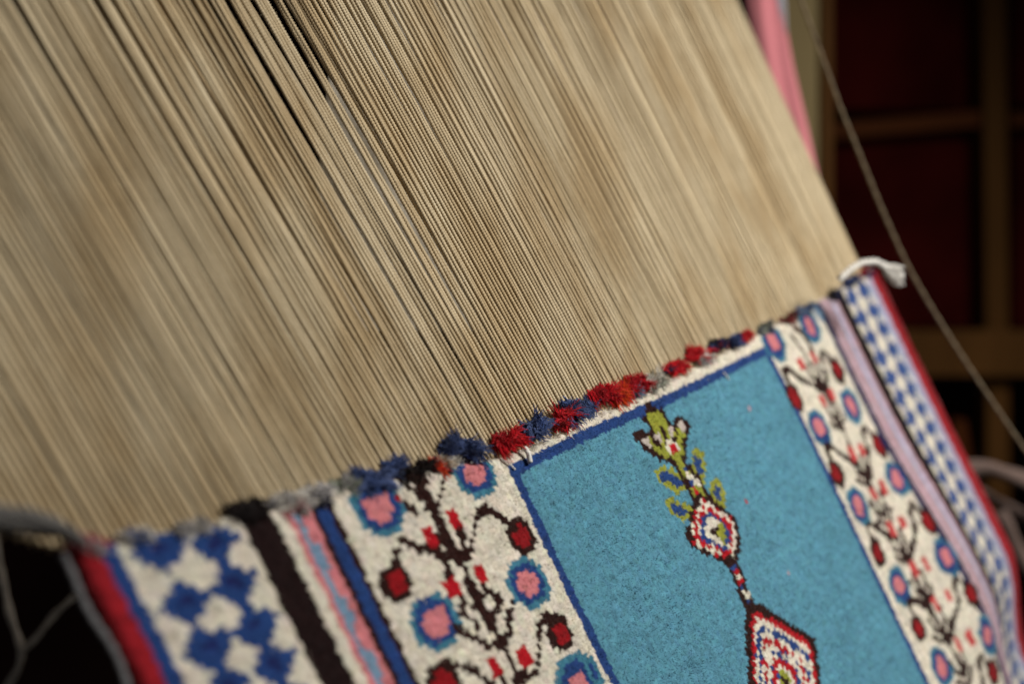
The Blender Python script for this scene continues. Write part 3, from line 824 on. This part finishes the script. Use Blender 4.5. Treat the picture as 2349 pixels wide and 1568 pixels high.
T = [(1043, 1034, 92, 54, [bl, bl2, nv], 'slate blue tuft of loose wool above the pink flower'),
     (1150, 1014, 84, 34, [rd, rd, rd2], 'spiky red wool tuft over the corner of the turquoise field'),
     (1213, 988, 76, 40, [bl2, bl], 'slate blue wool tuft behind the spiky red one'),
     (1278, 968, 58, 36, [rd, rd2], 'small bright red frayed wool tuft'),
     (1318, 940, 88, 46, [bl2, bl, bl2], 'large curly slate blue wool tuft'),
     (1366, 906, 62, 34, [rd, rd2], None), (1402, 906, 50, 36, [rd, org], 'red and orange wool tuft'), (1440, 884, 56, 30, [rd, rd2], None),
     (1446, 901, 26, 16, [gb], 'pale blue wisp of wool'), (1490, 874, 60, 32, [gg, wh], 'grey green fluffy wool tuft'),
     (1537, 848, 52, 24, [nv, rd, rd], 'red wool tuft with navy end'), (1590, 816, 54, 22, [rd, rd], None), (1606, 828, 40, 18, [wh, lw], None),
     (1636, 796, 52, 20, [bk, rd2, nv], 'black and dark red wool tuft'), (1678, 786, 36, 20, [nv, bl], None), (1700, 776, 26, 15, [org, rd], 'small orange wool tuft'),
     (833, 1108, 84, 50, [bl, bl2, bl], 'blurred blue wool tuft over the left flower'), (893, 1074, 46, 22, [bl2, bl], None), (925, 1094, 56, 30, [dbr, bk], None),
     (962, 1076, 44, 24, [bk, bk], None), (987, 1074, 20, 26, [org, rd], 'small bright orange red wisp'), (1015, 1068, 46, 22, [wh, (.5, .38, .25)], 'cream wisp of wool'),
     (705, 1138, 70, 28, [wh, lw], None), (640, 1156, 60, 26, [lw, wh], None), (772, 1118, 40, 24, [lw, gg], None),
     (552, 1176, 84, 32, [bk, bk], 'black wool tuft over the black stripe'), (715, 1154, 44, 18, [nv, bk], None), (655, 1172, 64, 18, [(.5, .17, .18), wh], None),
     (1905, 681, 30, 16, [bk, nv], None), (1945, 652, 44, 20, [nv, bl], None), (1838, 716, 40, 16, [bl, gb], None), (1800, 735, 36, 14, [dbr, (.3, .05, .05)], None),
     (1745, 757, 40, 15, [nv, gg], None), (1975, 632, 30, 16, [nv, rd2], None), (300, 1236, 80, 15, [wh, bl2], None), (430, 1216, 80, 15, [wh, lw], None), (185, 1250, 60, 26, [(.35, .06, .07), lw], None)]
for x, y, a, b, cols, lab in T:
    tuft(x, y, a, b, cols, nfib=int(200 + a * 4.6), lift=6.5 if b > 28 else 4.5, label=lab, spiky=.65 if cols[0] == rd else .2, thick=.00026 if 800 < x < 1800 else .0003)

# white thread tags on the pile
def on_pile(pts, n=5.0):
    k, j = zip(*[kj(a, b) for a, b in pts])
    return place(np.array(k), np.array(j), np.array(n if hasattr(n, '__len__') else [n] * len(pts)))
def twist_cord(name, pts3, r, mat, parent, label=None, turns=5, m=160):
    path = smooth_path(pts3, m)
    t = np.linspace(0, turns * 6.283, m)
    a = np.cross(np.gradient(path, axis=0), N); a /= np.linalg.norm(a, axis=1, keepdims=True)
    ps = []
    for ph in (0, math.pi):
        ps.append(path + (a * np.cos(t + ph)[:, None] + N * np.sin(t + ph)[:, None]) * r * .55)
    v, f = tubes(np.array(ps), r * .62, 8)
    o = obj(name, mesh_np(name, v, f), mat, parent)
    if label: o['label'] = label
    return o
twist_cord('thread_tag', on_pile([(1180, 1034), (1186, 1048), (1194, 1068)], [6.5, 7.5, 6.5]), .00115, M_cord, carpet, 'short twisted white thread at the field corner', 5)
twist_cord('stray_thread', on_pile([(1132, 1060), (1148, 1070), (1164, 1083)], [5, 5.8, 5]), .0004, M_cord, carpet, None, 3)
twist_cord('stray_thread', on_pile([(1645, 858), (1651, 868), (1658, 876)], [5, 5.8, 5]), .0004, M_cord, carpet, None, 3)

# white cord tail at the right end of the woven edge
cord = empty('cord_tail', ray(1960, 612, .84))
tagg(cord, 'white frayed cotton cord end sticking out at the right corner of the carpet', 'cord')
tail = [ray(1925, 640, .79), ray(1950, 616, .80), ray(1976, 601, .81), ray(2010, 598, .82), ray(2036, 615, .825)]
twist_cord('cord', tail, .0021, M_cord, cord, None, 6)
g = np.random.default_rng(5); ps = []
for i in range(90):
    e = ray(2050 + g.uniform(0, 26), 612 + g.uniform(0, 46), .83 + g.normal(0, .004))
    s_ = ray(2028 + g.normal(0, 2), 611 + g.normal(0, 4), .824 + g.normal(0, .001)); m_ = (s_ + e) / 2 + g.normal(0, .0011, 3)
    ps.append(smooth_path([s_, m_, e], 10))
v, f = tubes(np.array(ps), .00035, 5)
obj('frayed_end', mesh_np('frayed_end', v, f), M_cord, cord)

# pale bundle of yarn lying at the left end of the woven edge
g = np.random.default_rng(9); ps = []
for i in range(220):
    oy = g.normal(0, 11); oz = g.normal(0, .0035)
    pts = [(-90, 1168 + oy), (0, 1186 + oy + g.normal(0, 4)), (60, 1196 + oy + g.normal(0, 4)), (118, 1206 + oy * .8), (165, 1222 + oy * .4), (200, 1245 + oy * .3)]
    ps.append(smooth_path([ray(a, b, .352 + oz + .0001 * a) for a, b in pts], 24))
v, f = tubes(np.array(ps), .00042, 5)
o = obj('yarn_bundle', mesh_np('yarn_bundle', v, f), mat_solid('pale_blue_grey_yarn', (.19, .18, .17), .9, .25, 900, .4))
tagg(o, 'blurred pale grey bundle of yarn at the left end of the woven edge', 'yarn')

# cords at the lower left
cl = cordobj('cord', [(-20, 1180), (2, 1310), (24, 1415), (52, 1488), (44, 1530), (10, 1585), (-30, 1640)], .44, .0015, M_grey_cord,
             'blurred grey cord running down the left side of the photo', 'cord', group=None)
cr_ = cordobj('cord', [(172, 1366), (124, 1408), (84, 1460), (56, 1489)], .44, .0013, M_grey_cord,
              'short grey cord slanting from the carpet edge to the hanging cord', 'cord')
# ropes at the lower right
for q, z_, r_, lab in (([(2215, 1075), (2260, 1072), (2310, 1085), (2400, 1118), (2500, 1170)], 1.18, .0085, 'uppermost of the taupe ropes behind the carpet at lower right'),
                       ([(2230, 1120), (2290, 1150), (2350, 1185), (2450, 1260)], 1.22, .0060, 'middle taupe rope behind the lower right carpet edge'),
                       ([(2290, 1170), (2330, 1250), (2365, 1310), (2450, 1420)], 1.2, .0075, 'lowest taupe rope beside the red carpet edge')):
    cordobj('rope', q, z_, r_, M_taupe, lab, 'rope', m=140, sides=14)
